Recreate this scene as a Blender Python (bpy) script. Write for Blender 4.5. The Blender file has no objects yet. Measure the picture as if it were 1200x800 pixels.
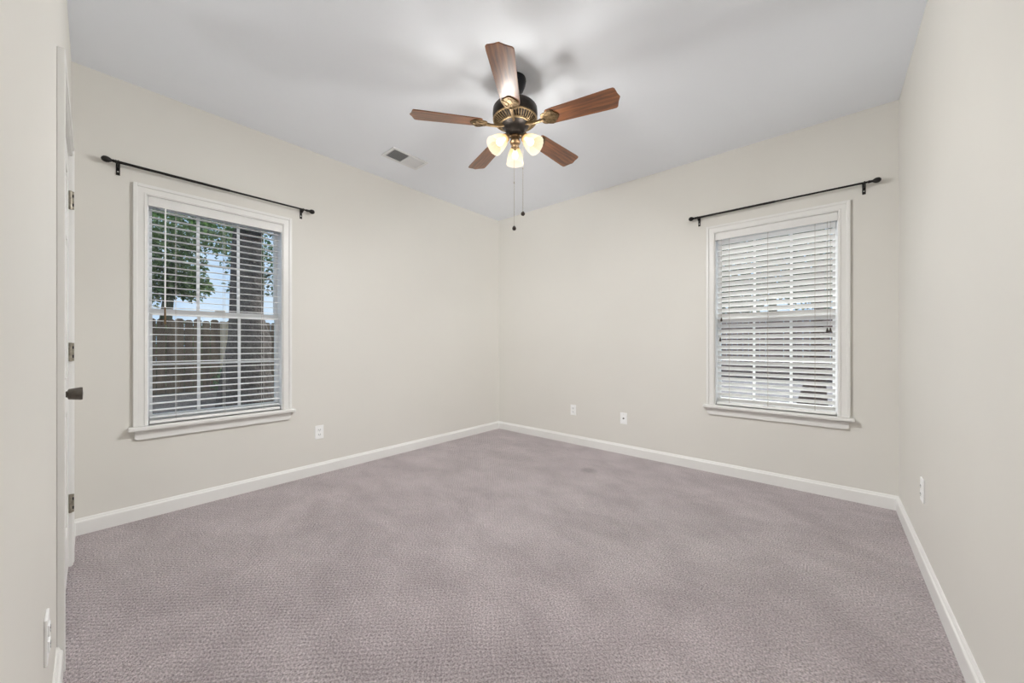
import bpy, bmesh, math, random
from mathutils import Vector, Matrix
random.seed(7)
S = bpy.context.scene
COL = S.collection
PI = math.pi
R = math.radians

# ---------------------------------------------------------------- camera
cam_d = bpy.data.cameras.new('camera'); cam = bpy.data.objects.new('camera', cam_d)
COL.objects.link(cam); S.camera = cam
cam_d.sensor_width = 36; cam_d.lens = 427.0/1200*36
cam_d.shift_y = 3.5/1200; cam_d.clip_start = 0.01; cam_d.clip_end = 200
cam.location = (3.297, -3.527, 1.107)
cam.rotation_euler = (R(90), 0, R(40.97))

# ---------------------------------------------------------------- world, sun, exposure
w = bpy.data.worlds.new('sky'); S.world = w; w.use_nodes = True
nt = w.node_tree; nt.nodes.clear()
def wn(t, **k):
    n = nt.nodes.new(t)
    for a, b in k.items(): setattr(n, a, b)
    return n
wo = wn('ShaderNodeOutputWorld'); bg = wn('ShaderNodeBackground'); tc = wn('ShaderNodeTexCoord')
nz = wn('ShaderNodeTexNoise'); nz.inputs['Scale'].default_value = 3.5; nz.inputs['Detail'].default_value = 5
cr = wn('ShaderNodeValToRGB')
cr.color_ramp.elements[0].position = .35; cr.color_ramp.elements[0].color = (.38, .60, .95, 1)
cr.color_ramp.elements[1].position = .62; cr.color_ramp.elements[1].color = (.78, .88, 1.0, 1)
nt.links.new(tc.outputs['Generated'], nz.inputs['Vector'])
nt.links.new(nz.outputs['Fac'], cr.inputs['Fac'])
nt.links.new(cr.outputs['Color'], bg.inputs['Color']); bg.inputs['Strength'].default_value = 1.15
nt.links.new(bg.outputs['Background'], wo.inputs['Surface'])

sd = bpy.data.lights.new('sun', 'SUN'); sd.energy = 6.0; sd.angle = R(1.5); sd.color = (1, .95, .88)
sun = bpy.data.objects.new('sun', sd); COL.objects.link(sun)
sun.rotation_euler = Vector((-.06, .72, .95)).to_track_quat('Z', 'Y').to_euler()
sun.location = (0, 6, 9)

S.view_settings.view_transform = 'Standard'; S.view_settings.look = 'None'
S.view_settings.gamma = 1; S.view_settings.use_curve_mapping = False
S.view_settings.exposure = 0.0
BULB_W = 150.0
BULB_C = (.975, .99, 1.0)

# ---------------------------------------------------------------- materials
def mat(name, col, rough=.6, metal=0, noise=None, bump=None, spec=.5, coat=0):
    """principled; noise=(scale, amount) varies the colour a little, bump=(scale, strength, distance)"""
    m = bpy.data.materials.new(name); m.use_nodes = True
    t = m.node_tree; p = t.nodes['Principled BSDF']
    p.inputs['Base Color'].default_value = (*col, 1); p.inputs['Roughness'].default_value = rough
    p.inputs['Metallic'].default_value = metal; p.inputs['Specular IOR Level'].default_value = spec
    p.inputs['Coat Weight'].default_value = coat
    c = t.nodes.new('ShaderNodeTexCoord')
    sc, am = noise or (12, .03)
    n = t.nodes.new('ShaderNodeTexNoise'); n.inputs['Scale'].default_value = sc; n.inputs['Detail'].default_value = 4
    t.links.new(c.outputs['Object'], n.inputs['Vector'])
    r = t.nodes.new('ShaderNodeValToRGB')
    r.color_ramp.elements[0].position = .3; r.color_ramp.elements[1].position = .7
    r.color_ramp.elements[0].color = (*[x*(1-am) for x in col], 1)
    r.color_ramp.elements[1].color = (*[min(1, x*(1+am)) for x in col], 1)
    t.links.new(n.outputs['Fac'], r.inputs['Fac']); t.links.new(r.outputs['Color'], p.inputs['Base Color'])
    if bump:
        n2 = t.nodes.new('ShaderNodeTexNoise'); n2.inputs['Scale'].default_value = bump[0]; n2.inputs['Detail'].default_value = 3
        t.links.new(c.outputs['Object'], n2.inputs['Vector'])
        b = t.nodes.new('ShaderNodeBump'); b.inputs['Strength'].default_value = bump[1]; b.inputs['Distance'].default_value = bump[2]
        t.links.new(n2.outputs['Fac'], b.inputs['Height']); t.links.new(b.outputs['Normal'], p.inputs['Normal'])
    return m

M = {}
M['wall'] = mat('cream_wall_paint', (.735, .713, .664), .55, noise=(1.5, .012), bump=(160, .08, .002))
M['ceil'] = mat('white_ceiling_paint', (.90, .93, .98), .8, noise=(1.2, .012), bump=(120, .1, .002))
M['trim'] = mat('white_trim_paint', (.81, .80, .775), .35, noise=(6, .01))
M['door'] = mat('white_door_paint', (.84, .83, .805), .38, noise=(6, .01))
M['vinyl'] = mat('white_window_vinyl', (.94, .95, .96), .4)
M['slat'] = mat('white_blind_slat', (.90, .895, .88), .45)
M['valance'] = mat('white_blind_valance', (.78, .77, .75), .45)
M['plate'] = mat('white_outlet_plastic', (.93, .93, .92), .35)
M['slot'] = mat('dark_slot', (.03, .03, .03), .6)
M['black'] = mat('black_rod_metal', (.018, .016, .015), .38, .6)
M['hole'] = mat('bright_screw_steel', (.75, .74, .72), .3, .8)
M['nickel'] = mat('tarnished_brass_hinge', (.36, .33, .27), .42, .7, noise=(60, .3))
M['knob'] = mat('aged_bronze_knob', (.13, .115, .10), .36, .85, noise=(50, .2))
M['bronze'] = mat('dark_bronze', (.035, .028, .024), .42, .7, noise=(30, .3))
M['canopy'] = mat('black_canopy', (.02, .02, .024), .4, .5)
M['gold'] = mat('antique_gold', (.27, .19, .10), .42, .75, noise=(70, .35))
M['iron'] = mat('dark_gold_blade_iron', (.17, .115, .06), .42, .75, noise=(70, .35))
M['brassd'] = mat('dark_antique_brass', (.20, .13, .07), .4, .8, noise=(60, .35))
M['chain'] = mat('brass_bead_chain', (.45, .40, .33), .4, .6)
M['cord'] = mat('blind_cord', (.42, .36, .30), .8)
M['cordw'] = mat('pale_blind_cord', (.72, .70, .66), .8)
M['tassel'] = mat('dark_wood_tassel', (.035, .02, .014), .4)
M['wand'] = mat('clear_white_wand', (.88, .89, .88), .25)
M['bulb_off'] = mat('lamp_socket', (.5, .36, .2), .4, .7)
M['vent'] = mat('white_vent_metal', (.80, .81, .82), .45)
M['ventin'] = mat('dark_vent_duct', (.06, .06, .065), .8)
M['bark'] = mat('dark_tree_bark', (.085, .068, .062), .95, noise=(9, .45), bump=(14, 1.0, .06))
M['barkg'] = mat('mossy_tree_bark', (.07, .085, .05), .95, noise=(9, .45), bump=(14, .8, .05))
M['ground'] = mat('leaf_littered_ground', (.032, .030, .035), .95, noise=(5, .55), bump=(8, .8, .06))
M['concrete'] = mat('pale_concrete', (.20, .19, .205), .9, noise=(3, .08))
M['brown'] = mat('weathered_brown_wood', (.075, .042, .034), .85, noise=(12, .3))

def leafmat(name, a, b):
    m = bpy.data.materials.new(name); m.use_nodes = True; t = m.node_tree; p = t.nodes['Principled BSDF']
    g = t.nodes.new('ShaderNodeNewGeometry'); r = t.nodes.new('ShaderNodeValToRGB')
    r.color_ramp.elements[0].color = (*a, 1); r.color_ramp.elements[1].color = (*b, 1)
    t.links.new(g.outputs['Random Per Island'], r.inputs['Fac'])
    t.links.new(r.outputs['Color'], p.inputs['Base Color']); p.inputs['Roughness'].default_value = .6
    tr = t.nodes.new('ShaderNodeBsdfTranslucent'); t.links.new(r.outputs['Color'], tr.inputs['Color'])
    mx = t.nodes.new('ShaderNodeMixShader'); mx.inputs[0].default_value = .4
    o = t.nodes['Material Output']
    t.links.new(p.outputs[0], mx.inputs[1]); t.links.new(tr.outputs[0], mx.inputs[2]); t.links.new(mx.outputs[0], o.inputs[0])
    return m
M['leaf'] = leafmat('green_leaves', (.025, .07, .02), (.17, .29, .09))
M['leafd'] = leafmat('deep_green_leaves', (.02, .06, .025), (.10, .20, .08))

def carpet():
    m = bpy.data.materials.new('mauve_grey_loop_carpet'); m.use_nodes = True; t = m.node_tree; N = t.nodes; Lk = t.links
    p = N['Principled BSDF']; p.inputs['Roughness'].default_value = .95; p.inputs['Specular IOR Level'].default_value = .1
    p.inputs['Sheen Weight'].default_value = .15
    c = N.new('ShaderNodeTexCoord')
    # slightly wandering coordinates
    wv = N.new('ShaderNodeTexNoise'); wv.inputs['Scale'].default_value = 9; Lk.new(c.outputs['Object'], wv.inputs['Vector'])
    ad = N.new('ShaderNodeVectorMath'); ad.operation = 'MULTIPLY_ADD'; ad.inputs[1].default_value = (.03, .03, 0)
    Lk.new(wv.outputs['Color'], ad.inputs[0]); Lk.new(c.outputs['Object'], ad.inputs[2])
    sx = N.new('ShaderNodeSeparateXYZ'); Lk.new(ad.outputs[0], sx.inputs[0])
    def sn(o, k):
        a = N.new('ShaderNodeMath'); a.operation = 'MULTIPLY'; a.inputs[1].default_value = k; Lk.new(o, a.inputs[0])
        b = N.new('ShaderNodeMath'); b.operation = 'SINE'; Lk.new(a.outputs[0], b.inputs[0]); return b.outputs[0]
    k = 2*PI/.026
    mu = N.new('ShaderNodeMath'); mu.operation = 'MULTIPLY'; Lk.new(sn(sx.outputs['X'], k), mu.inputs[0]); Lk.new(sn(sx.outputs['Y'], k), mu.inputs[1])
    fn = N.new('ShaderNodeTexNoise'); fn.inputs['Scale'].default_value = 260; fn.inputs['Detail'].default_value = 3; Lk.new(c.outputs['Object'], fn.inputs['Vector'])
    fm = N.new('ShaderNodeMath'); fm.operation = 'MULTIPLY_ADD'; fm.inputs[1].default_value = 2.2; Lk.new(fn.outputs['Fac'], fm.inputs[0]); Lk.new(mu.outputs[0], fm.inputs[2])
    b = N.new('ShaderNodeBump'); b.inputs['Strength'].default_value = .9; b.inputs['Distance'].default_value = .006
    Lk.new(fm.outputs[0], b.inputs['Height']); Lk.new(b.outputs['Normal'], p.inputs['Normal'])
    # yarn tone: brushed-pile patches (large) and tufts (fine)
    mp = N.new('ShaderNodeMapping'); mp.inputs['Rotation'].default_value = (0, 0, R(38)); mp.inputs['Scale'].default_value = (1, 1.5, 1)
    Lk.new(c.outputs['Object'], mp.inputs['Vector'])
    n1 = N.new('ShaderNodeTexNoise'); n1.inputs['Scale'].default_value = 2.4; n1.inputs['Detail'].default_value = 8; n1.inputs['Roughness'].default_value = .68; n1.inputs['Distortion'].default_value = .25
    Lk.new(mp.outputs[0], n1.inputs['Vector'])
    r1 = N.new('ShaderNodeValToRGB'); e = r1.color_ramp.elements
    e[0].position = .36; e[0].color = (.585, .515, .525, 1); e[1].position = .65; e[1].color = (.75, .665, .675, 1)
    Lk.new(n1.outputs['Fac'], r1.inputs['Fac'])
    n2 = N.new('ShaderNodeTexNoise'); n2.inputs['Scale'].default_value = 150; n2.inputs['Detail'].default_value = 2; Lk.new(c.outputs['Object'], n2.inputs['Vector'])
    r2 = N.new('ShaderNodeValToRGB'); e = r2.color_ramp.elements
    e[0].position = .3; e[0].color = (.48, .46, .46, 1); e[1].position = .7; e[1].color = (1.22, 1.22, 1.22, 1)
    Lk.new(n2.outputs['Fac'], r2.inputs['Fac'])
    mm = N.new('ShaderNodeMix'); mm.data_type = 'RGBA'; mm.blend_type = 'MULTIPLY'; mm.inputs[0].default_value = 1
    Lk.new(r1.outputs[0], mm.inputs[6]); Lk.new(r2.outputs[0], mm.inputs[7])
    # a small round stain
    g = N.new('ShaderNodeVectorMath'); g.operation = 'DISTANCE'; g.inputs[1].default_value = (1.72, -.65, 0); Lk.new(ad.outputs[0], g.inputs[0])
    mr = N.new('ShaderNodeMapRange'); mr.inputs[1].default_value = .03; mr.inputs[2].default_value = .09; mr.inputs[3].default_value = .72; mr.inputs[4].default_value = 1
    Lk.new(g.outputs['Value'], mr.inputs[0])
    m3 = N.new('ShaderNodeVectorMath'); m3.operation = 'SCALE'; Lk.new(mm.outputs[2], m3.inputs[0]); Lk.new(mr.outputs[0], m3.inputs['Scale'])
    Lk.new(m3.outputs[0], p.inputs['Base Color'])
    return m
M['carpet'] = carpet()

def wood(name, c0, c1, c2, scale, rough, coat=0, dirn='X'):
    m = bpy.data.materials.new(name); m.use_nodes = True; t = m.node_tree; N = t.nodes; Lk = t.links
    p = N['Principled BSDF']; p.inputs['Roughness'].default_value = rough; p.inputs['Coat Weight'].default_value = coat; p.inputs['Coat Roughness'].default_value = .33
    c = N.new('ShaderNodeTexCoord'); mp = N.new('ShaderNodeMapping')
    mp.inputs['Scale'].default_value = scale; Lk.new(c.outputs['Object'], mp.inputs['Vector'])
    n = N.new('ShaderNodeTexNoise'); n.inputs['Scale'].default_value = 1; n.inputs['Detail'].default_value = 6; n.inputs['Roughness'].default_value = .65; n.inputs['Distortion'].default_value = .6
    Lk.new(mp.outputs[0], n.inputs['Vector'])
    r = N.new('ShaderNodeValToRGB'); e = r.color_ramp.elements
    e[0].position = .3; e[0].color = (*c0, 1); e[1].position = .72; e[1].color = (*c2, 1)
    k = e.new(.5); k.color = (*c1, 1)
    Lk.new(n.outputs['Fac'], r.inputs['Fac']); Lk.new(r.outputs[0], p.inputs['Base Color'])
    return m
M['blade'] = wood('reddish_walnut_blade', (.035, .013, .006), (.23, .08, .026), (.42, .165, .055), (2.2, 38, 6), .42, .7)
M['fence'] = wood('aged_cedar_fence', (.07, .045, .032), (.16, .105, .068), (.27, .185, .125), (6, 6, .9), .9)
M['fenceb'] = wood('pinkish_cedar_fence', (.12, .075, .07), (.20, .135, .125), (.29, .21, .20), (6, 6, .9), .9)

def glass():
    m = bpy.data.materials.new('window_glass'); m.use_nodes = True; t = m.node_tree; N = t.nodes
    N.remove(N['Principled BSDF'])
    tr = N.new('ShaderNodeBsdfTransparent'); tr.inputs['Color'].default_value = (.95, .97, .96, 1)
    gl = N.new('ShaderNodeBsdfGlossy'); gl.inputs['Roughness'].default_value = .02
    mx = N.new('ShaderNodeMixShader'); mx.inputs[0].default_value = .05
    t.links.new(tr.outputs[0], mx.inputs[1]); t.links.new(gl.outputs[0], mx.inputs[2]); t.links.new(mx.outputs[0], N['Material Output'].inputs[0])
    return m
M['glass'] = glass()

def shadeglass():
    m = bpy.data.materials.new('amber_alabaster_glass_lit'); m.use_nodes = True; t = m.node_tree; N = t.nodes; Lk = t.links
    N.remove(N['Principled BSDF'])
    c = N.new('ShaderNodeTexCoord'); sx = N.new('ShaderNodeSeparateXYZ'); Lk.new(c.outputs['Object'], sx.inputs[0])
    mr = N.new('ShaderNodeMapRange'); mr.inputs[1].default_value = -.12; mr.inputs[2].default_value = 0
    Lk.new(sx.outputs['Z'], mr.inputs[0])
    r = N.new('ShaderNodeValToRGB'); e = r.color_ramp.elements
    e[0].position = 0; e[0].color = (1, .88, .66, 1); e[1].position = .95; e[1].color = (.85, .42, .10, 1)
    k = e.new(.45); k.color = (1, .80, .50, 1)
    Lk.new(mr.outputs[0], r.inputs[0])
    em = N.new('ShaderNodeEmission'); em.inputs['Strength'].default_value = 1.7; Lk.new(r.outputs[0], em.inputs['Color'])
    tr = N.new('ShaderNodeBsdfTransparent'); tr.inputs['Color'].default_value = (1, .99, .97, 1)
    mx = N.new('ShaderNodeMixShader'); mx.inputs[0].default_value = .40
    Lk.new(tr.outputs[0], mx.inputs[1]); Lk.new(em.outputs[0], mx.inputs[2]); Lk.new(mx.outputs[0], N['Material Output'].inputs[0])
    return m
M['shade'] = shadeglass()
def bulbmat():
    m = bpy.data.materials.new('lit_bulb'); m.use_nodes = True; t = m.node_tree; N = t.nodes
    N.remove(N['Principled BSDF']); em = N.new('ShaderNodeEmission'); em.inputs['Color'].default_value = (1, .9, .7, 1); em.inputs['Strength'].default_value = 4
    t.links.new(em.outputs[0], N['Material Output'].inputs[0]); return m
M['bulb'] = bulbmat()

# ---------------------------------------------------------------- mesh helpers
class MB:
    def __init__(s): s.bm = bmesh.new()
    def box(s, a, b, mtx=None, bev=0):
        x0, y0, z0 = [min(p, q) for p, q in zip(a, b)]; x1, y1, z1 = [max(p, q) for p, q in zip(a, b)]
        t = bmesh.new()
        v = [t.verts.new(p) for p in ((x0,y0,z0),(x1,y0,z0),(x1,y1,z0),(x0,y1,z0),(x0,y0,z1),(x1,y0,z1),(x1,y1,z1),(x0,y1,z1))]
        for f in ((0,3,2,1),(4,5,6,7),(0,1,5,4),(1,2,6,5),(2,3,7,6),(3,0,4,7)): t.faces.new([v[i] for i in f])
        if bev: bmesh.ops.bevel(t, geom=t.edges[:], offset=bev, segments=2, profile=.6, affect='EDGES')
        s.add(t, mtx); return s
    def add(s, t, mtx=None):
        if mtx: bmesh.ops.transform(t, matrix=mtx, verts=t.verts)
        me = bpy.data.meshes.new('tmp'); t.to_mesh(me); t.free(); s.bm.from_mesh(me); bpy.data.meshes.remove(me)
    def prism(s, pts, z0, z1, mtx=None, bev=0):
        t = bmesh.new()
        a = [t.verts.new((x, y, z0)) for x, y in pts]; b = [t.verts.new((x, y, z1)) for x, y in pts]
        n = len(pts)
        t.faces.new(a[::-1]); t.faces.new(b)
        for i in range(n): t.faces.new((a[i], a[(i+1) % n], b[(i+1) % n], b[i]))
        bmesh.ops.recalc_face_normals(t, faces=t.faces)
        if bev: bmesh.ops.bevel(t, geom=t.edges[:], offset=bev, segments=2, profile=.6, affect='EDGES')
        s.add(t, mtx); return s
    def lathe(s, prof, seg=32, mtx=None, wob=None):
        """prof: (r, z) list revolved round z; wob(angle, r, z)->r"""
        t = bmesh.new(); rings = []
        for r, z in prof:
            if r < 1e-6: rings.append([t.verts.new((0, 0, z))]); continue
            ring = []
            for i in range(seg):
                a = 2*PI*i/seg; q = wob(a, r, z) if wob else r
                ring.append(t.verts.new((q*math.cos(a), q*math.sin(a), z)))
            rings.append(ring)
        for A, B in zip(rings, rings[1:]):
            if len(A) == 1 and len(B) == 1: continue
            for i in range(seg):
                j = (i+1) % seg
                if len(A) == 1: t.faces.new((A[0], B[j], B[i]))
                elif len(B) == 1: t.faces.new((A[i], A[j], B[0]))
                else: t.faces.new((A[i], A[j], B[j], B[i]))
        for ring in (rings[0], rings[-1]):
            if len(ring) > 1 and not (len(prof) > 2 and prof[0] == prof[-1]):
                try: t.faces.new(ring)
                except ValueError: pass
        bmesh.ops.remove_doubles(t, verts=t.verts, dist=1e-6)
        bmesh.ops.recalc_face_normals(t, faces=t.faces)
        s.add(t, mtx); return s
    def tube(s, pts, r, seg=8, closed=False):
        """round bar through points; r a number or list"""
        P = [Vector(p) for p in pts]; n = len(P)
        rr = r if isinstance(r, (list, tuple)) else [r]*n
        t = bmesh.new(); rings = []
        up0 = None
        for i, p in enumerate(P):
            if closed: d = (P[(i+1) % n]-P[i-1]).normalized()
            else: d = (P[min(i+1, n-1)]-P[max(i-1, 0)]).normalized()
            if up0 is None: up0 = Vector((0, 0, 1)) if abs(d.z) < .9 else Vector((1, 0, 0))
            a = d.cross(up0).normalized(); b = a.cross(d).normalized(); up0 = b
            rings.append([t.verts.new(p + (a*math.cos(2*PI*k/seg)+b*math.sin(2*PI*k/seg))*rr[i]) for k in range(seg)])
        rng = range(n if closed else n-1)
        for i in rng:
            A, B = rings[i], rings[(i+1) % n]
            for k in range(seg): t.faces.new((A[k], A[(k+1) % seg], B[(k+1) % seg], B[k]))
        if not closed: t.faces.new(rings[0]); t.faces.new(rings[-1])
        bmesh.ops.recalc_face_normals(t, faces=t.faces)
        s.add(t); return s
    def build(s, name, m, parent=None, smooth=False, loc=None, rot=None, label=None):
        me = bpy.data.meshes.new(name); s.bm.to_mesh(me); s.bm.free()
        me.materials.append(m)
        if smooth:
            for p in me.polygons: p.use_smooth = True
            try: me.set_sharp_from_angle(angle=R(38))
            except Exception: pass
        o = bpy.data.objects.new(name, me); COL.objects.link(o)
        if parent: o.parent = parent
        if loc: o.location = loc
        if rot: o.rotation_euler = rot
        if label: o['label'] = label
        return o
def tag(o, label, cat, group=None, kind=None):
    o['label'] = label; o['category'] = cat
    if group: o['group'] = group
    if kind: o['kind'] = kind
    return o
def empty(name, loc=(0, 0, 0), rz=0):
    o = bpy.data.objects.new(name, None); COL.objects.link(o); o.location = loc; o.rotation_euler = (0, 0, rz)
    o.empty_display_size = .1; return o
def struct(o, label, cat='structure'):
    o['kind'] = 'structure'; o['label'] = label; o['category'] = cat; return o

# ---------------------------------------------------------------- room shell
W, D, H, T = 3.652, 3.606, 2.74, .14      # width (x), depth (-y), height, wall thickness
LW = (-3.297, -2.531, .588, 2.062)        # left window opening  y0 y1 z0 z1
BW = (2.556, 3.350, .588, 2.066)          # back window opening  x0 x1 z0 z1
DR = (.445, 1.287, 0, 2.045)              # door opening x0 x1

struct(MB().box((-T, -D-T, -.12), (W+T, T, 0)).build('floor', M['carpet']), 'mauve grey patterned loop carpet over the whole room', 'floor')
struct(MB().box((-T-.35, -D-T-.35, H), (W+T+.35, T+.35, H+.2)).build('ceiling', M['ceil']), 'flat white ceiling above the fan', 'ceiling')
a, b, c, d = LW
struct(MB().box((-T, -D-T, 0), (0, a, H)).box((-T, b, 0), (0, T, H)).box((-T, a, 0), (0, b, c)).box((-T, a, d), (0, b, H)).build('wall_left', M['wall']),
       'cream wall with the open-blind window, left of the far corner', 'wall')
a, b, c, d = BW
struct(MB().box((0, 0, 0), (a, T, H)).box((b, 0, 0), (W, T, H)).box((a, 0, 0), (b, T, c)).box((a, 0, d), (b, T, H)).build('wall_back', M['wall']),
       'cream wall with the closed-blind window, right of the far corner', 'wall')
struct(MB().box((W, -D-T, 0), (W+T, T, H)).build('wall_right', M['wall']), 'bare cream wall at the right edge of the picture', 'wall')
a, b, c, d = DR
struct(MB().box((0, -D-T, 0), (a, -D, H)).box((b, -D-T, 0), (W, -D, H)).box((a, -D-T, d), (b, -D, H)).build('wall_front', M['wall']),
       'cream wall with the door, at the left edge of the picture', 'wall')

# baseboards: profile swept along a wall.  (depth from wall, height)
BP = [(0, 0), (.015, 0), (.015, .072), (.0135, .078), (.009, .082), (.0075, .088), (.004, .095), (0, .095)]
def baseboard(name, p0, p1, nrm, label, extra=()):
    mb = MB()
    for q0, q1 in ((p0, p1),) + tuple(extra):
        q0, q1 = Vector((*q0, 0)), Vector((*q1, 0)); n = Vector((*nrm, 0))
        t = bmesh.new()
        A = [t.verts.new(q0+n*u+Vector((0, 0, z))) for u, z in BP]; Bv = [t.verts.new(q1+n*u+Vector((0, 0, z))) for u, z in BP]
        for i in range(len(BP)): j = (i+1) % len(BP); t.faces.new((A[i], A[j], Bv[j], Bv[i]))
        t.faces.new(A); t.faces.new(Bv); bmesh.ops.recalc_face_normals(t, faces=t.faces); mb.add(t)
    return struct(mb.build(name, M['trim']), label, 'baseboard')
baseboard('baseboard_left', (0, -D), (0, 0), (1, 0), 'white baseboard along the wall under the open-blind window')
baseboard('baseboard_back', (0, 0), (W, 0), (0, -1), 'white baseboard along the wall under the closed-blind window')
baseboard('baseboard_right', (W, -D), (W, 0), (-1, 0), 'white baseboard along the bare wall on the right')
baseboard('baseboard_front', (0, -D), (.383, -D), (0, 1), 'white baseboard on either side of the door', extra=(((1.349, -D), (W, -D)),))

# ---------------------------------------------------------------- windows (built facing local -y: room side at y<0, outside y>0, x along the wall)
def casing_mesh(x0, x1, z0, z1, w=.064, foot=None):
    """three-sided casing round an opening, room side towards -y"""
    mb = MB()
    zb = z0 if foot is None else foot
    for s, xi in ((-1, x0), (1, x1)):
        mb.box((xi, -.012, zb+.0005), (xi+s*(w-.004), 0, z1+w-.004))
        mb.box((xi+s*(w-.020), -.019, zb), (xi+s*w, 0, z1+w), bev=.003)
        mb.box((xi+s*.006, -.0155, zb), (xi+s*.014, 0, z1+.014), bev=.002)
    mb.box((x0, -.012, z1), (x1, 0, z1+w-.004))
    mb.box((x0-w+.0195, -.0188, z1+w-.020), (x1+w-.0195, 0, z1+w-.0002), bev=.003)
    mb.box((x0-.014, -.0155, z1+.006), (x1+.014, 0, z1+.014), bev=.002)
    return mb
def window(name, loc, rz, wid, z0, z1, label):
    root = empty(name, loc, rz); struct(root, label, 'window')
    x0, x1 = 0, wid
    casing_mesh(x0, x1, z0, z1).build('window_casing', M['trim'], root)
    # stool and apron
    MB().box((x0-.064-.022, -.048, z0-.024), (x1+.064+.022, .05, z0), bev=.006).build('window_stool', M['trim'], root)
    ap = []
    xa, xb, za, zb = x0-.058, x1+.058, z0-.085, z0-.024
    for cx, cz, a0 in ((xa+.02, za+.02, 180), (xb-.02, za+.02, 270)):
        for k in range(7): t = R(a0+15*k); ap.append((cx+.02*math.cos(t), cz+.02*math.sin(t)))
    ap += [(xb, zb), (xa, zb)]
    mx = Matrix(((1, 0, 0, 0), (0, 0, 1, 0), (0, 1, 0, 0), (0, 0, 0, 1)))   # (x,y,z)->(x,z,y)
    MB().prism(ap, -.015, 0, mx, bev=.003).build('window_apron', M['trim'], root)
    # jamb lining
    j = MB(); j.box((x0, 0, z0), (x0+.006, .138, z1)).box((x1-.006, 0, z0), (x1, .138, z1)).box((x0, 0, z1-.012), (x1, .138, z1)).box((x0, .05, z0-.02), (x1, .155, z0+.012))
    j.build('window_jamb', M['vinyl'], root)
    X0, X1 = x0+.006, x1-.006; Z0, Z1 = z0+.012, z1-.012; zm = (Z0+Z1)/2
    def sash(nm, y, za, zb, bot, top):
        s = .024
        f = MB(); f.box((X0, y, za), (X0+s, y+.026, zb)).box((X1-s, y, za), (X1, y+.026, zb)).box((X0+s, y, za), (X1-s, y+.026, za+bot)).box((X0+s, y, zb-top), (X1-s, y+.026, zb))
        so = f.build(nm, M['vinyl'], root)
        gx0, gx1, gz0, gz1 = X0+s, X1-s, za+bot, zb-top
        g = MB(); g.box((gx0, y+.011, gz0), (gx1, y+.015, gz1)); g.build('glass', M['glass'], so)
        m = MB()
        for k in (1, 2):
            xx = gx0+(gx1-gx0)*k/3; m.box((xx-.009, y+.005, gz0), (xx+.009, y+.010, gz1))
        zz = (gz0+gz1)/2; m.box((gx0, y+.0055, zz-.007), (gx1, y+.0105, zz+.007))
        m.build('muntins', M['vinyl'], so)
    sash('upper_sash', .100, zm-.018, Z1, .040, .035)
    sash('lower_sash', .072, Z0, zm+.018, .045, .040)
    MB().box((wid/2-.03, .058, zm+.018), (wid/2+.03, .080, zm+.032), bev=.003).build('sash_lock', M['vinyl'], root)
    return root
window('window_1', (0, LW[0], 0), R(90), LW[1]-LW[0], LW[2], LW[3], 'white double-hung window with the trees and fence showing through open blinds')
window('window_2', (BW[0], 0, 0), 0, BW[1]-BW[0], BW[2], BW[3], 'white double-hung window behind tilted bright blinds')

def blind(loc, rz, wid, z0, z1, tilt, label, ladders, pitch=.0445, slat_w=.050, cord='cord'):
    root = empty('window_blind', loc, rz)
    tag(root, label, 'window blind', 'slatted blinds in the two windows')
    e = .006; yc = .034
    v = MB(); v.box((.003, -.006, z1-.063), (wid-.003, .004, z1-.003), bev=.002)
    v.box((.003, .004, z1-.063), (.011, .052, z1-.004)).box((wid-.011, .004, z1-.063), (wid-.003, .052, z1-.004))
    v.build('valance', M['valance'], root)
    MB().box((.012, .010, z1-.050), (wid-.012, .058, z1-.010)).build('headrail', M['slat'], root)
    zt = z1-.082; zb = z0+.045
    n = int(round((zt-zb)/pitch)); p = (zt-zb)/n
    s = MB(); hw = slat_w/2; ca, sa = math.cos(tilt), math.sin(tilt)
    lenx = (.014, wid-.014)
    for i in range(n+1):
        z = zt-i*p
        t = bmesh.new(); prof = []
        for k in range(6):
            u = -1+2*k/5; prof.append((u*hw, .0022*(1-u*u)+.0011))
        for k in range(5, -1, -1):
            u = -1+2*k/5; prof.append((u*hw, .0022*(1-u*u)-.0011))
        q = []
        for u, h in prof:      # room edge is -y; positive tilt lifts it
            q.append((yc+u*ca+h*sa, z-u*sa+h*ca))
        dz = random.uniform(-.0012, .0012)
        A = [t.verts.new((lenx[0], y, zz+dz)) for y, zz in q]; Bv = [t.verts.new((lenx[1], y, zz-dz)) for y, zz in q]
        m = len(q)
        for a in range(m): b = (a+1) % m; t.faces.new((A[a], A[b], Bv[b], Bv[a]))
        t.faces.new(A); t.faces.new(Bv); bmesh.ops.recalc_face_normals(t, faces=t.faces); s.add(t)
    s.build('slats', M['slat'], root)
    MB().box((.012, yc-.025, z0+.004), (wid-.012, yc+.025, z0+.024), bev=.004).build('bottom_rail', M['slat'], root)
    for lx in ladders:
        c = MB()
        off = hw*ca+.002
        for yy in (yc-off, yc+off): c.tube([(lx, yy, z1-.05), (lx, yy, z0+.02)], .0010, 5)
        c.build('ladder_cord', M[cord], root)
    return root
b1 = blind((0, LW[0], 0), R(90), LW[1]-LW[0], LW[2], LW[3], R(-3), 'white slatted blind with level open slats, showing trees and fence, in the left window', (.14, .40, .64), cord='cordw')
MB().tube([(.085, -.004, LW[3]-.06), (.083, -.008, 1.35)], .0045, 6).build('tilt_wand', M['wand'], b1, smooth=True)
wt = MB(); wt.tube([(.083, -.008, 1.35), (.083, -.008, 1.24)], [.0045, .006], 8); wt.build('wand_grip', M['brassd'], b1)
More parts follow.
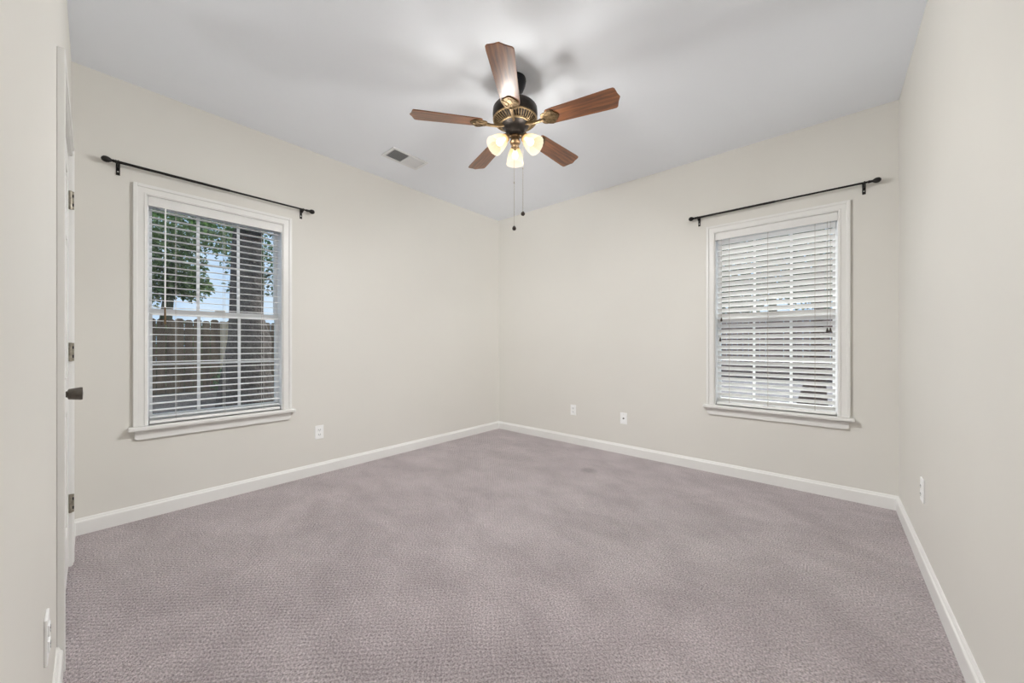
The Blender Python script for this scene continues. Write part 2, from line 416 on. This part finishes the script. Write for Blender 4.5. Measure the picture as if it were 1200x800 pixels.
b2 = blind((BW[0], 0, 0), 0, BW[1]-BW[0], BW[2], BW[3], R(36), 'white slatted blind tilted nearly shut with dark pull tassels, in the right window', (.105, .375, .665), cord='cord')
def pull(parent, x, z, z1, y=-.010):
    c = MB().tube([(x, y, z1), (x, y, z+.02)], .0009, 5).build('pull_cord', M['cord'], parent)
    MB().lathe([(0, .024), (.0035, .022), (.0055, .010), (.0085, 0), (.0080, -.010), (0, -.013)], 12, Matrix.Translation((x, y, z))).build('tassel', M['tassel'], c, smooth=True)
pull(b2, .735, 1.205, BW[3]-.06); pull(b2, .752, 1.205, BW[3]-.06)
pull(b2, .052, 1.315, BW[3]-.06); pull(b2, .044, 1.145, BW[3]-.06, -.014)

# ---------------------------------------------------------------- door in the front wall (local: x runs along wall, +y into the room)
door = empty('door_1', (0, -D, 0)); struct(door, 'white panelled door with a bronze knob, at the far left', 'door')
x0, x1, zt = DR[0], DR[1], DR[3]
cm = casing_mesh(x0, x1, 0, zt, w=.062, foot=0)
bmesh.ops.transform(cm.bm, matrix=Matrix.Scale(-1, 4, (0, 1, 0)), verts=cm.bm.verts)
bmesh.ops.recalc_face_normals(cm.bm, faces=cm.bm.faces)
o = cm.build('trim_1', M['trim']); o.location = (0, -D, 0); struct(o, 'white casing round the door', 'door casing')
MB().box((x0, -.14, 0), (x0+.018, -.0005, zt)).box((x1-.018, -.14, 0), (x1, -.0005, zt)).box((x0+.018, -.14, zt-.018), (x1-.018, -.0005, zt)).build('door_jamb', M['trim'], door)
dx0, dx1 = x0+.021, x1-.021; face = .0015
dm = MB()
# stiles and rails, panels recessed behind them
px = [dx0, dx0+.11, (dx0+dx1)/2-.055, (dx0+dx1)/2+.055, dx1-.11, dx1]
pz = [.012, .24, .80, .95, 1.60, 1.72, 1.92, zt-.021]
for a, b in ((px[0], px[1]), (px[2], px[3]), (px[4], px[5])): dm.box((a, face-.035, pz[0]), (b, face, pz[-1]))
for za, zb in ((pz[0], pz[1]), (pz[2], pz[3]), (pz[4], pz[5]), (pz[6], pz[7])):
    dm.box((px[1], face-.035, za), (px[2], face, zb)); dm.box((px[3], face-.035, za), (px[4], face, zb))
for xa, xb in ((px[1], px[2]), (px[3], px[4])):
    for za, zb in ((pz[1], pz[2]), (pz[3], pz[4]), (pz[5], pz[6])):
        dm.box((xa, face-.030, za), (xb, face-.010, zb))
        dm.box((xa+.03, face-.020, za+.03), (xb-.03, face-.003, zb-.03), bev=.005)
dm.build('door_panel', M['door'], door)
for hz in (1.825, 1.070, .316):
    h = MB()
    h.tube([(x0+.004, face+.0065, hz-.046), (x0+.004, face+.0065, hz+.046)], .0060, 10)
    h.box((x0+.0005, -.001, hz-.045), (x0+.0035, .0195, hz+.045), bev=.0008)
    hi = h.build('hinge', M['nickel'], door, smooth=True)
    sc = MB()
    for dz in (-.022, .022): sc.box((x0+.0036, .0125, hz+dz-.007), (x0+.0050, .0185, hz+dz+.007), bev=.0005)
    sc.build('hinge_screws', M['slot'], hi)
kx, kz = 1.222, .927
rotk = Matrix.Translation((kx, face, kz)) @ Matrix.Rotation(R(-90), 4, 'X')
kb = MB().lathe([(0, 0), (.017, 0), (.0165, .004), (.0125, .008), (.0105, .014), (.012, .018), (.016, .0195), (.019, .021), (.0235, .050), (.0225, .054), (0, .0555)], 28, rotk)
kb.build('door_knob', M['knob'], door, smooth=True)

# ---------------------------------------------------------------- curtain rods (local x along the wall, wall at y=0, room towards -y)
def curtain_rod(loc, rz, L, bx, label):
    root = empty('curtain_rod', loc, rz); tag(root, label, 'curtain rod', 'black curtain rods above the windows')
    y = -.048
    r = MB(); r.tube([(0, y, 0), (L*.52, y, 0)], .0085, 12); r.tube([(L*.52, y, 0), (L, y, 0)], .0068, 12)
    r.build('rod', M['black'], root, smooth=True)
    for s, X in ((-1, 0), (1, L)):
        mt = Matrix.Translation((X, y, 0)) @ Matrix.Rotation(R(90)*s, 4, 'Y') @ Matrix.Scale(.84, 4)
        MB().lathe([(.0085, -.01), (.0115, -.008), (.0115, 0), (.008, .003), (.0125, .007), (.008, .012), (.011, .018), (.019, .030), (.022, .042), (.020, .054), (.012, .064), (0, .068)], 20, mt).build('finial', M['black'], root, smooth=True)
    for X in bx:
        b = MB()
        b.box((X-.009, -.004, -.066), (X+.009, 0, .012), bev=.001)
        b.tube([(X, -.003, -.018), (X, -.030, -.020), (X, y, -.012)], .005, 8)
        b.tube([(X, y+.013*math.sin(t), -.0005+.013*math.cos(t)) for t in [R(a) for a in range(60, 301, 30)]], .0035, 6)
        bo = b.build('bracket', M['black'], root)
        MB().lathe([(0, 0), (.004, 0), (.003, .0015), (0, .002)], 10, Matrix.Translation((X, -.004, -.045)) @ Matrix.Rotation(R(90), 4, 'X')).build('screw', M['hole'], bo)
    return root
# left rod runs y -3.43 .. -2.31 on x=0 wall; rotated so local x -> +y and local -y -> +x
curtain_rod((0, -3.438, 2.212), R(90), 1.075, (.014, 1.042), 'long black curtain rod above the left window with open blinds')
curtain_rod((2.414, 0, 2.218), 0, 1.096, (.020, 1.070), 'long black curtain rod above the right window with shut blinds')

# ---------------------------------------------------------------- outlets (local x along the wall, room towards -y, z centred)
def outlet(loc, rz, label, kind='duplex'):
    nm = 'cable_jack_plate' if kind == 'coax' else 'wall_outlet'
    root = empty(nm, loc, rz); tag(root, label, 'cable jack' if kind == 'coax' else 'outlet', None if kind == 'coax' else 'white duplex wall outlets')
    MB().box((-.035, -.006, -.0575), (.035, 0, .0575), bev=.0025).build('cover_plate', M['plate'], root)
    if kind == 'coax':
        mx = Matrix.Translation((0, -.005, 0)) @ Matrix.Rotation(R(90), 4, 'X')
        MB().lathe([(0, 0), (.009, 0), (.008, .004), (.0055, .005), (.005, .014), (0, .014)], 12, mx).build('jack', M['knob'], root, smooth=True)
    else:
        for dz in (.020, -.020):
            f = MB().box((-.0165, -.009, dz-.014), (.0165, -.005, dz+.014), bev=.003).build('receptacle', M['plate'], root)
            MB().box((-.008, -.0095, dz-.004), (-.005, -.0088, dz+.006)).box((.005, -.0095, dz-.004), (.008, -.0088, dz+.006)).box((-.002, -.0095, dz-.010), (.002, -.0088, dz-.006)).build('slots', M['slot'], f)
    MB().lathe([(0, 0), (.003, 0), (0, .001)], 8, Matrix.Translation((0, -.006, 0 if kind != 'coax' else .042)) @ Matrix.Rotation(R(90), 4, 'X')).build('screw', M['hole'], root)
outlet((0, -2.252, .357), R(90), 'white duplex outlet right of and below the open-blind window')
outlet((1.144, 0, .377), 0, 'white duplex outlet nearest the far corner of the room')
outlet((1.733, 0, .360), 0, 'white wall plate with a dark cable jack, between the corner and the right window', 'coax')
outlet((W, -.826, .385), R(-90), 'white duplex outlet on the bare right-hand wall')
outlet((1.800, -D, .365), R(180), 'white duplex outlet low on the near left wall beside the door')

# ---------------------------------------------------------------- ceiling vent
v = empty('ceiling_vent', (.487, -1.722, H)); tag(v, 'white rectangular two-way air register in the ceiling left of the fan', 'air vent')
ox, oy, fx, fy = .075, .150, .100, .175
fr = MB(); fr.box((-fx, -fy, -.007), (-ox, fy, 0), bev=.002).box((ox, -fy, -.007), (fx, fy, 0), bev=.002).box((-ox, -fy, -.007), (ox, -oy, 0), bev=.002).box((-ox, oy, -.007), (ox, fy, 0), bev=.002).box((-ox, -.005, -.007), (ox, .005, 0), bev=.001)
fr.build('frame', M['vent'], v)
MB().box((-ox, -oy, -.0012), (ox, oy, -.0002)).build('duct_backing', M['ventin'], v)
for half, ang in ((-1, 32), (1, -24)):
    lv = MB(); y = half*.012
    for k in range(11):
        yy = half*(.014+.0128*k)
        lv.box((-ox, -.0052, -.0004), (ox, .0052, .0004), Matrix.Translation((0, yy, -.0045)) @ Matrix.Rotation(R(ang), 4, 'X'))
    lv.build('louvers', M['vent'], v)

# ---------------------------------------------------------------- ceiling fan
FX, FY = 1.84, -1.82
fan = empty('ceiling_fan', (FX, FY, H)); tag(fan, 'five-blade ceiling fan with walnut blades, bronze motor and three lit glass shades', 'ceiling fan')
def z(v): return v-H
MB().lathe([(0, z(2.738)), (.066, z(2.738)), (.068, z(2.725)), (.064, z(2.700)), (.050, z(2.668)), (.030, z(2.655)), (0, z(2.652))], 36).build('canopy', M['canopy'], fan, smooth=True)
MB().tube([(0, 0, z(2.66)), (0, 0, z(2.57))], .0135, 14).build('downrod', M['canopy'], fan, smooth=True)
MB().lathe([(0, z(2.590)), (.030, z(2.590)), (.040, z(2.580)), (.095, z(2.574)), (.125, z(2.565)), (.136, z(2.552)), (.138, z(2.520)), (.136, z(2.497)), (.132, z(2.490)), (0, z(2.490))], 48).build('motor_housing', M['bronze'], fan, smooth=True)
# antique gold vented skirt: two rings joined by short slanted fins
g = MB()
g.lathe([(.133, z(2.492)), (.137, z(2.489)), (.135, z(2.483)), (.129, z(2.482)), (.127, z(2.490)), (.133, z(2.492))], 48)
g.lathe([(.090, z(2.462)), (.094, z(2.462)), (.094, z(2.455)), (.086, z(2.452)), (.084, z(2.460)), (.090, z(2.462))], 48)
for k in range(44):
    m4 = Matrix.Rotation(2*PI*k/44, 4, 'Z')
    g.tube([m4 @ Vector((.131, 0, z(2.486))), m4 @ Vector((.112, .004, z(2.470))), m4 @ Vector((.092, .008, z(2.458)))], .0030, 5)
g.build('vented_skirt', M['gold'], fan, smooth=True)
MB().lathe([(.130, z(2.491)), (.112, z(2.480)), (.090, z(2.466)), (.070, z(2.462)), (0, z(2.462))], 40).build('skirt_core', M['bronze'], fan, smooth=True)
# flywheel and switch housing
MB().lathe([(0, z(2.463)), (.082, z(2.463)), (.084, z(2.452)), (.066, z(2.440)), (.060, z(2.428)), (.058, z(2.408)), (.050, z(2.396)), (.030, z(2.390)), (0, z(2.390))], 40).build('switch_housing', M['bronze'], fan, smooth=True)
MB().lathe([(0, z(2.392)), (.028, z(2.392)), (.031, z(2.384)), (.024, z(2.376)), (.028, z(2.366)), (.033, z(2.352)), (.028, z(2.338)), (.014, z(2.330)), (.010, z(2.318)), (.012, z(2.312)), (.006, z(2.302)), (0, z(2.300))], 32).build('light_fitter', M['brassd'], fan, smooth=True)

def blade_outline():
    up = [(.205, .046), (.215, .053), (.240, .056), (.40, .062), (.575, .069), (.600, .068), (.608, .060), (.612, .045), (.617, .025), (.628, 0)]
    return up + [(x, -y) for x, y in reversed(up[:-1])] 
BZ = 2.452
A0 = -128.3
bl0 = None
for k in range(5):
    m4 = Matrix.Rotation(R(-11), 4, 'X')
    if k == 0:
        b = MB(); b.prism(blade_outline(), -.003, .003, m4, bev=.0015); ob = b.build('blade', M['blade'], fan)
        ir = MB()
        # arm from hub, scalloped plate below the blade, three raised loops
        ir.tube([(.062, 0, .000), (.105, 0, -.012), (.150, 0, -.012), (.190, 0, -.008)], [.010, .009, .009, .012], 8)
        pts = []
        for i in range(40):
            t = 2*PI*i/40; rr = 1+.07*math.cos(5*t)
            pts.append((.222+.052*rr*math.cos(t), .050*rr*math.sin(t)))
        ir.prism(pts, -.0085, -.0035, m4, bev=.0012)
        def loop(cx, cy, a, bb, rot):
            q = []
            for i in range(24):
                t = 2*PI*i/24; u, v2 = a*math.cos(t), bb*math.sin(t)
                q.append(m4 @ Vector((cx+u*math.cos(rot)-v2*math.sin(rot), cy+u*math.sin(rot)+v2*math.cos(rot), -.0095)))
            ir.tube(q, .0026, 6, closed=True)
        loop(.225, 0, .036, .015, 0); loop(.218, .026, .030, .014, R(35)); loop(.218, -.026, .030, .014, R(-35)); loop(.192, 0, .012, .020, 0)
        for sx, sy in ((.240, .030), (.240, -.030), (.262, 0)):
            ir.lathe([(0, 0), (.004, 0), (0, -.003)], 8, m4 @ Matrix.Translation((sx, sy, -.0085)))
        oi = ir.build('blade_iron', M['iron'], ob, smooth=True); oi['label'] = 'antique gold scrollwork blade iron'
        bl0, oi0 = ob, oi
    else:
        ob = bl0.copy(); COL.objects.link(ob); ob.parent = fan
        oi = oi0.copy(); COL.objects.link(oi); oi.parent = ob
    ob.location = (0, 0, z(BZ)); ob.rotation_euler = (0, 0, R(A0+72*k))

# lamp arms, shades and bulbs
def shade_wob(a, r, zz):
    t = max(0, min(1, -zz/.115)); return r*(1+.018*t*math.cos(16*a))
for az in (130.5, 10.5, -109.5):
    ca, sa = math.cos(R(az)), math.sin(R(az))
    tilt = R(48)
    arm = MB()
    neck = Vector((.058, 0, 2.368-H))
    arm.tube([(.018, 0, z(2.366)), (.032, 0, z(2.384)), (.048, 0, z(2.382)), neck], [.008, .007, .007, .010], 10)
    dirv = Vector((math.sin(tilt), 0, -math.cos(tilt)))
    mx = Matrix.Translation(neck) @ Matrix.Rotation(-tilt, 4, 'Y')      # local -z points along dirv
    arm.lathe([(0, .006), (.014, .004), (.024, -.004), (.026, -.016), (.022, -.020), (0, -.020)], 24, mx)
    ao = arm.build('lamp_arm', M['brassd'], fan, smooth=True, rot=(0, 0, R(az)))
    # shade in its own local frame (origin at neck)
    out = [(.024, -.010), (.028, -.022), (.038, -.040), (.046, -.062), (.051, -.085), (.054, -.106), (.057, -.118)]
    pr = out + [(r-.003, zz) for r, zz in reversed(out)] + [out[0]]
    sh = MB().lathe(pr, 64, None, shade_wob).build('lamp_shade', M['shade'], ao, smooth=True)
    sh.location = neck; sh.rotation_euler = (0, -tilt, 0)
    bu = MB().lathe([(0, -.016), (.010, -.020), (.012, -.035), (.019, -.052), (.022, -.064), (.018, -.078), (.009, -.085), (0, -.087)], 20).build('bulb', M['bulb'], ao, smooth=True)
    bu.location = neck; bu.rotation_euler = (0, -tilt, 0)
    ld = bpy.data.lights.new('bulb_light', 'POINT'); ld.energy = BULB_W; ld.color = BULB_C; ld.shadow_soft_size = .026
    ld.use_nodes = True; lt = ld.node_tree; fo = lt.nodes.new('ShaderNodeLightFalloff'); fo.inputs['Strength'].default_value = 1
    ma = lt.nodes.new('ShaderNodeMath'); ma.operation = 'MULTIPLY_ADD'; ma.inputs[1].default_value = .11
    mb_ = lt.nodes.new('ShaderNodeMath'); mb_.operation = 'MULTIPLY'; mb_.inputs[1].default_value = .14
    lt.links.new(fo.outputs['Linear'], mb_.inputs[0]); lt.links.new(fo.outputs['Quadratic'], ma.inputs[0]); lt.links.new(mb_.outputs[0], ma.inputs[2])
    mc = lt.nodes.new('ShaderNodeMath'); mc.operation = 'MULTIPLY_ADD'; mc.inputs[1].default_value = .16
    lt.links.new(fo.outputs['Constant'], mc.inputs[0]); lt.links.new(ma.outputs[0], mc.inputs[2])
    lt.links.new(mc.outputs[0], lt.nodes['Emission'].inputs['Strength'])
    lo = bpy.data.objects.new('bulb_light', ld); COL.objects.link(lo); lo.parent = ao
    lo.location = neck + dirv*.068
# pull chains
for (dx, dy, zb) in ((-.004, -.004, 1.824), (.036, .032, 1.914)):
    c = MB(); zz0 = 2.43 if dx > .01 else 2.305
    c.tube([(dx, dy, z(zz0)), (dx, dy, z(zb+.012))], .0011, 5)
    if dx > .01: c.tube([(.028, .024, z(2.425)), (dx, dy, z(2.43))], .0025, 6)
    n = 30
    for i in range(n):
        c.lathe([(0, .0018), (.0018, 0), (0, -.0018)], 6, Matrix.Translation((dx, dy, z(zz0)+(z(zb+.012)-z(zz0))*(i+.5)/n)))
    zc = zz0+(zb-zz0)*(.42 if dx > .01 else .38)
    c.lathe([(0, .008), (.003, .005), (.0035, -.004), (0, -.007)], 8, Matrix.Translation((dx, dy, z(zc)-.02)))
    co = c.build('pull_chain', M['chain'], fan)
    MB().lathe([(0, .015), (.004, .013), (.009, .007), (.0125, -.001), (.0115, -.009), (.006, -.014), (0, -.015)], 16, Matrix.Translation((dx, dy, z(zb)))).build('pull_knob', M['tassel'], co, smooth=True)

# ---------------------------------------------------------------- outdoors
GZ = -.05
struct(MB().box((-26, -22, GZ-.3), (-T, 24, GZ)).box((-T, T, GZ-.3), (16, 24, GZ)).build('ground', M['ground']), 'leaf-littered dark ground outside the left window', 'ground')
struct(MB().box((-1.5, .9, GZ), (9, 10.1, GZ+.02)).build('patio', M['concrete']), 'pale concrete outside the right window', 'pavement')

def fence(name, p0, p1, top, m, label, pw=.150, gap=.012, seed=1):
    rnd = random.Random(seed)
    root = empty(name, (p0[0], p0[1], GZ)); tag(root, label, 'fence', 'wooden fences outside the windows')
    d = Vector((p1[0]-p0[0], p1[1]-p0[1], 0)); Ln = d.length; root.rotation_euler = (0, 0, math.atan2(d.y, d.x))
    h = top-GZ
    mb = MB(); x = 0
    mx = Matrix(((1, 0, 0, 0), (0, 0, 1, 0), (0, 1, 0, 0), (0, 0, 0, 1)))
    while x < Ln:
        ww = pw+rnd.uniform(-.006, .006); hh = h+rnd.uniform(-.03, .02); c = .035
        mb.prism([(x, .04), (x+ww, .04), (x+ww, hh-c), (x+ww-c, hh), (x+c, hh), (x, hh-c)], 0, .018, mx)
        x += ww+(gap if rnd.random() > .35 else gap*.3)
    mb.build('pickets', m, root)
    r = MB()
    for zz in (.35, h*.52, h-.30): r.box((0, -.04, zz-.045), (Ln, -.001, zz+.045))
    r.build('rails', m, root)
    x = .4
    while x < Ln: MB().box((x, -.13, 0), (x+.09, -.041, h-.12)).build('post', m, root); x += 2.4
    return root
fence('wooden_fence', (-8.1, 7.0), (-8.1, -8.0), 1.70, M['fence'], 'dark brown picket fence behind the tree, seen through the left window', seed=3)
fence('wooden_fence', (9.5, 11.0), (-8.0, 11.0), 1.96, M['fenceb'], 'pinkish brown fence across the paving, seen through the right window', seed=5)

def tube_trunk(mb, pts, rad, seg=14):
    mb.tube(pts, rad, seg)
def leaves(mb, c, r, n, size, rnd):
    for i in range(n):
        while True:
            p = Vector((rnd.uniform(-1, 1), rnd.uniform(-1, 1), rnd.uniform(-1, 1)))
            if p.length < 1: break
        p = Vector((c[0]+p.x*r[0], c[1]+p.y*r[1], c[2]+p.z*r[2]))
        a = Vector((rnd.gauss(0, 1), rnd.gauss(0, 1), rnd.gauss(0, .7)-.3)).normalized(); bq = a.orthogonal().normalized()
        bq = Matrix.Rotation(rnd.uniform(0, 6.28), 3, a) @ bq; s = size*rnd.uniform(.6, 1.3)
        v = [mb.bm.verts.new(p), mb.bm.verts.new(p+a*s*.5+bq*s*.27+Vector((0, 0, .1*s))), mb.bm.verts.new(p+a*s), mb.bm.verts.new(p+a*s*.5-bq*s*.27+Vector((0, 0, .1*s)))]
        mb.bm.faces.new(v)
def tree(loc, trunk, rad, blobs, size, lm, bm_, label, seed):
    rnd = random.Random(seed)
    root = empty('tree', (*loc, GZ)); tag(root, label, 'tree', 'trees outside the windows')
    t = MB(); t.tube(trunk, rad, 16)
    for c, r, n in blobs[:4]:
        s = Vector(trunk[-2]); e = Vector(c); t.tube([s, s.lerp(e, .5)+Vector((0, 0, .15)), e], [rad[-2]*.5, rad[-1]*.4+.01, .015], 8)
    t.build('trunk', bm_, root, smooth=True)
    f = MB()
    for c, r, n in blobs: leaves(f, c, r, n, size, rnd)
    f.build('foliage', lm, root)
    return root
# big trunk just outside, crown high above it (local coordinates from its foot)
tree((-3.95, -1.86), [(0, 0, -.1), (0, 0, .15), (.02, 0, .7), (0, .05, 1.25), (0, .0, 1.62), (-.02, .0, 2.6), (-.1, .1, 4.0), (-.1, .15, 5.2)],
     [.50, .42, .34, .30, .235, .205, .20, .16],
     [((-.5, 1.0, 4.6), (1.2, 1.2, .7), 700), ((0, -1.4, 4.4), (1.2, 1.3, .7), 900), ((-1.6, -.4, 3.75), (1.0, 1.5, .55), 1100), ((.6, .4, 4.9), (1.3, 1.5, .6), 500), ((.3, .1, 3.35), (.9, 1.1, .34), 700), ((-3, 2.2, 2.7), (.8, .6, .5), 90)],
     .13, M['leaf'], M['bark'], 'massive dark tree trunk in front of the fence, seen through the left window', 11)
tree((-10.3, -2.25), [(0, 0, 0), (0, 0, 1.5), (0, .1, 2.6), (0, .1, 3.5)], [.16, .14, .11, .07],
     [((0, -.1, 3.4), (.9, 1.0, .95), 3000), ((0, .5, 2.85), (.6, .55, .45), 900), ((.2, -.6, 2.6), (.6, .6, .6), 1300), ((0, .6, 4.6), (1.2, 1.5, .8), 2800)],
     .13, M['leaf'], M['barkg'], 'leafy green tree behind the fence, at the left side of the left window', 12)
tree((-12.6, .5), [(0, 0, 0), (0, 0, 2.0), (0, .1, 3.6), (0, .1, 4.6)], [.14, .12, .09, .05],
     [((0, -.2, 4.3), (1.1, 1.1, .9), 1000), ((0, .6, 3.3), (.7, .5, .4), 140), ((0, -.5, 3.2), (.6, .5, .3), 150), ((0, 1.6, 4.4), (1.0, .9, .8), 500)],
     .15, M['leafd'], M['barkg'], 'thin-crowned tree behind the fence, mostly hidden by the big trunk', 13)
tree((1.5, 15.5), [(0, 0, 0), (0, 0, 2.0), (0, 0, 3.4), (0, 0, 4.4)], [.2, .18, .12, .06],
     [((0, 0, 5.2), (3.2, 1.4, 1.9), 3800), ((-1.6, 0, 3.3), (1.5, 1.0, .9), 1100), ((1.8, 0, 3.5), (1.6, 1.0, 1.0), 1200)],
     .28, M['leafd'], M['barkg'], 'green tree behind the far fence, glimpsed through the right window', 14)
tree((-8.85, 1.2), [(0, 0, 0), (0, 0, .7), (0, 0, 1.1)], [.08, .06, .03],
     [((0, -2.6, .88), (.38, 2.2, .86), 3200), ((0, 0, .88), (.38, 1.6, .86), 2400)],
     .16, M['leaf'], M['barkg'], 'bushy low tree pressed behind the dark fence, showing as green glints in its gaps', 15)
# low shrub left of the big trunk
rnd = random.Random(21); sroot = empty('shrub', (-6.06, -1.72, GZ)); tag(sroot, 'low green shrub between the big trunk and the fence', 'shrub')
sb = MB(); leaves(sb, (0, 0, .40), (.22, .22, .34), 520, .07, rnd); sb.build('foliage', M['leafd'], sroot)
st = MB()
for k in range(5): st.tube([(0, 0, 0), (.12*math.cos(k*1.3), .12*math.sin(k*1.3), .4)], [.012, .006], 6)
st.build('stems', M['barkg'], sroot)
po = MB(); po.box((-.065, -.065, 0), (.065, .065, 1.62), bev=.008); po.prism([(-.075, -.075), (.075, -.075), (.075, .075), (-.075, .075)], 1.62, 1.65)
po = po.build('wooden_post', mat('pale_sunlit_wood', (.50, .40, .28), .8, noise=(14, .2))); po.location = (-6.73, -1.62, GZ)
tag(po, 'pale wooden post just left of the massive dark trunk', 'post')
# flared stump-like trunk close outside the right window
t2 = empty('tree', (3.12, 2.6, GZ)); tag(t2, 'slim dark brown tree trunk with a flared base just outside the right window', 'tree', 'trees outside the windows')
MB().tube([(0, 0, -.05), (0, 0, .2), (.03, 0, .5), (.06, 0, .8), (.08, 0, 1.5), (.1, 0, 2.2)], [.25, .20, .14, .09, .05, .04], 14).build('trunk', M['brown'], t2, smooth=True)
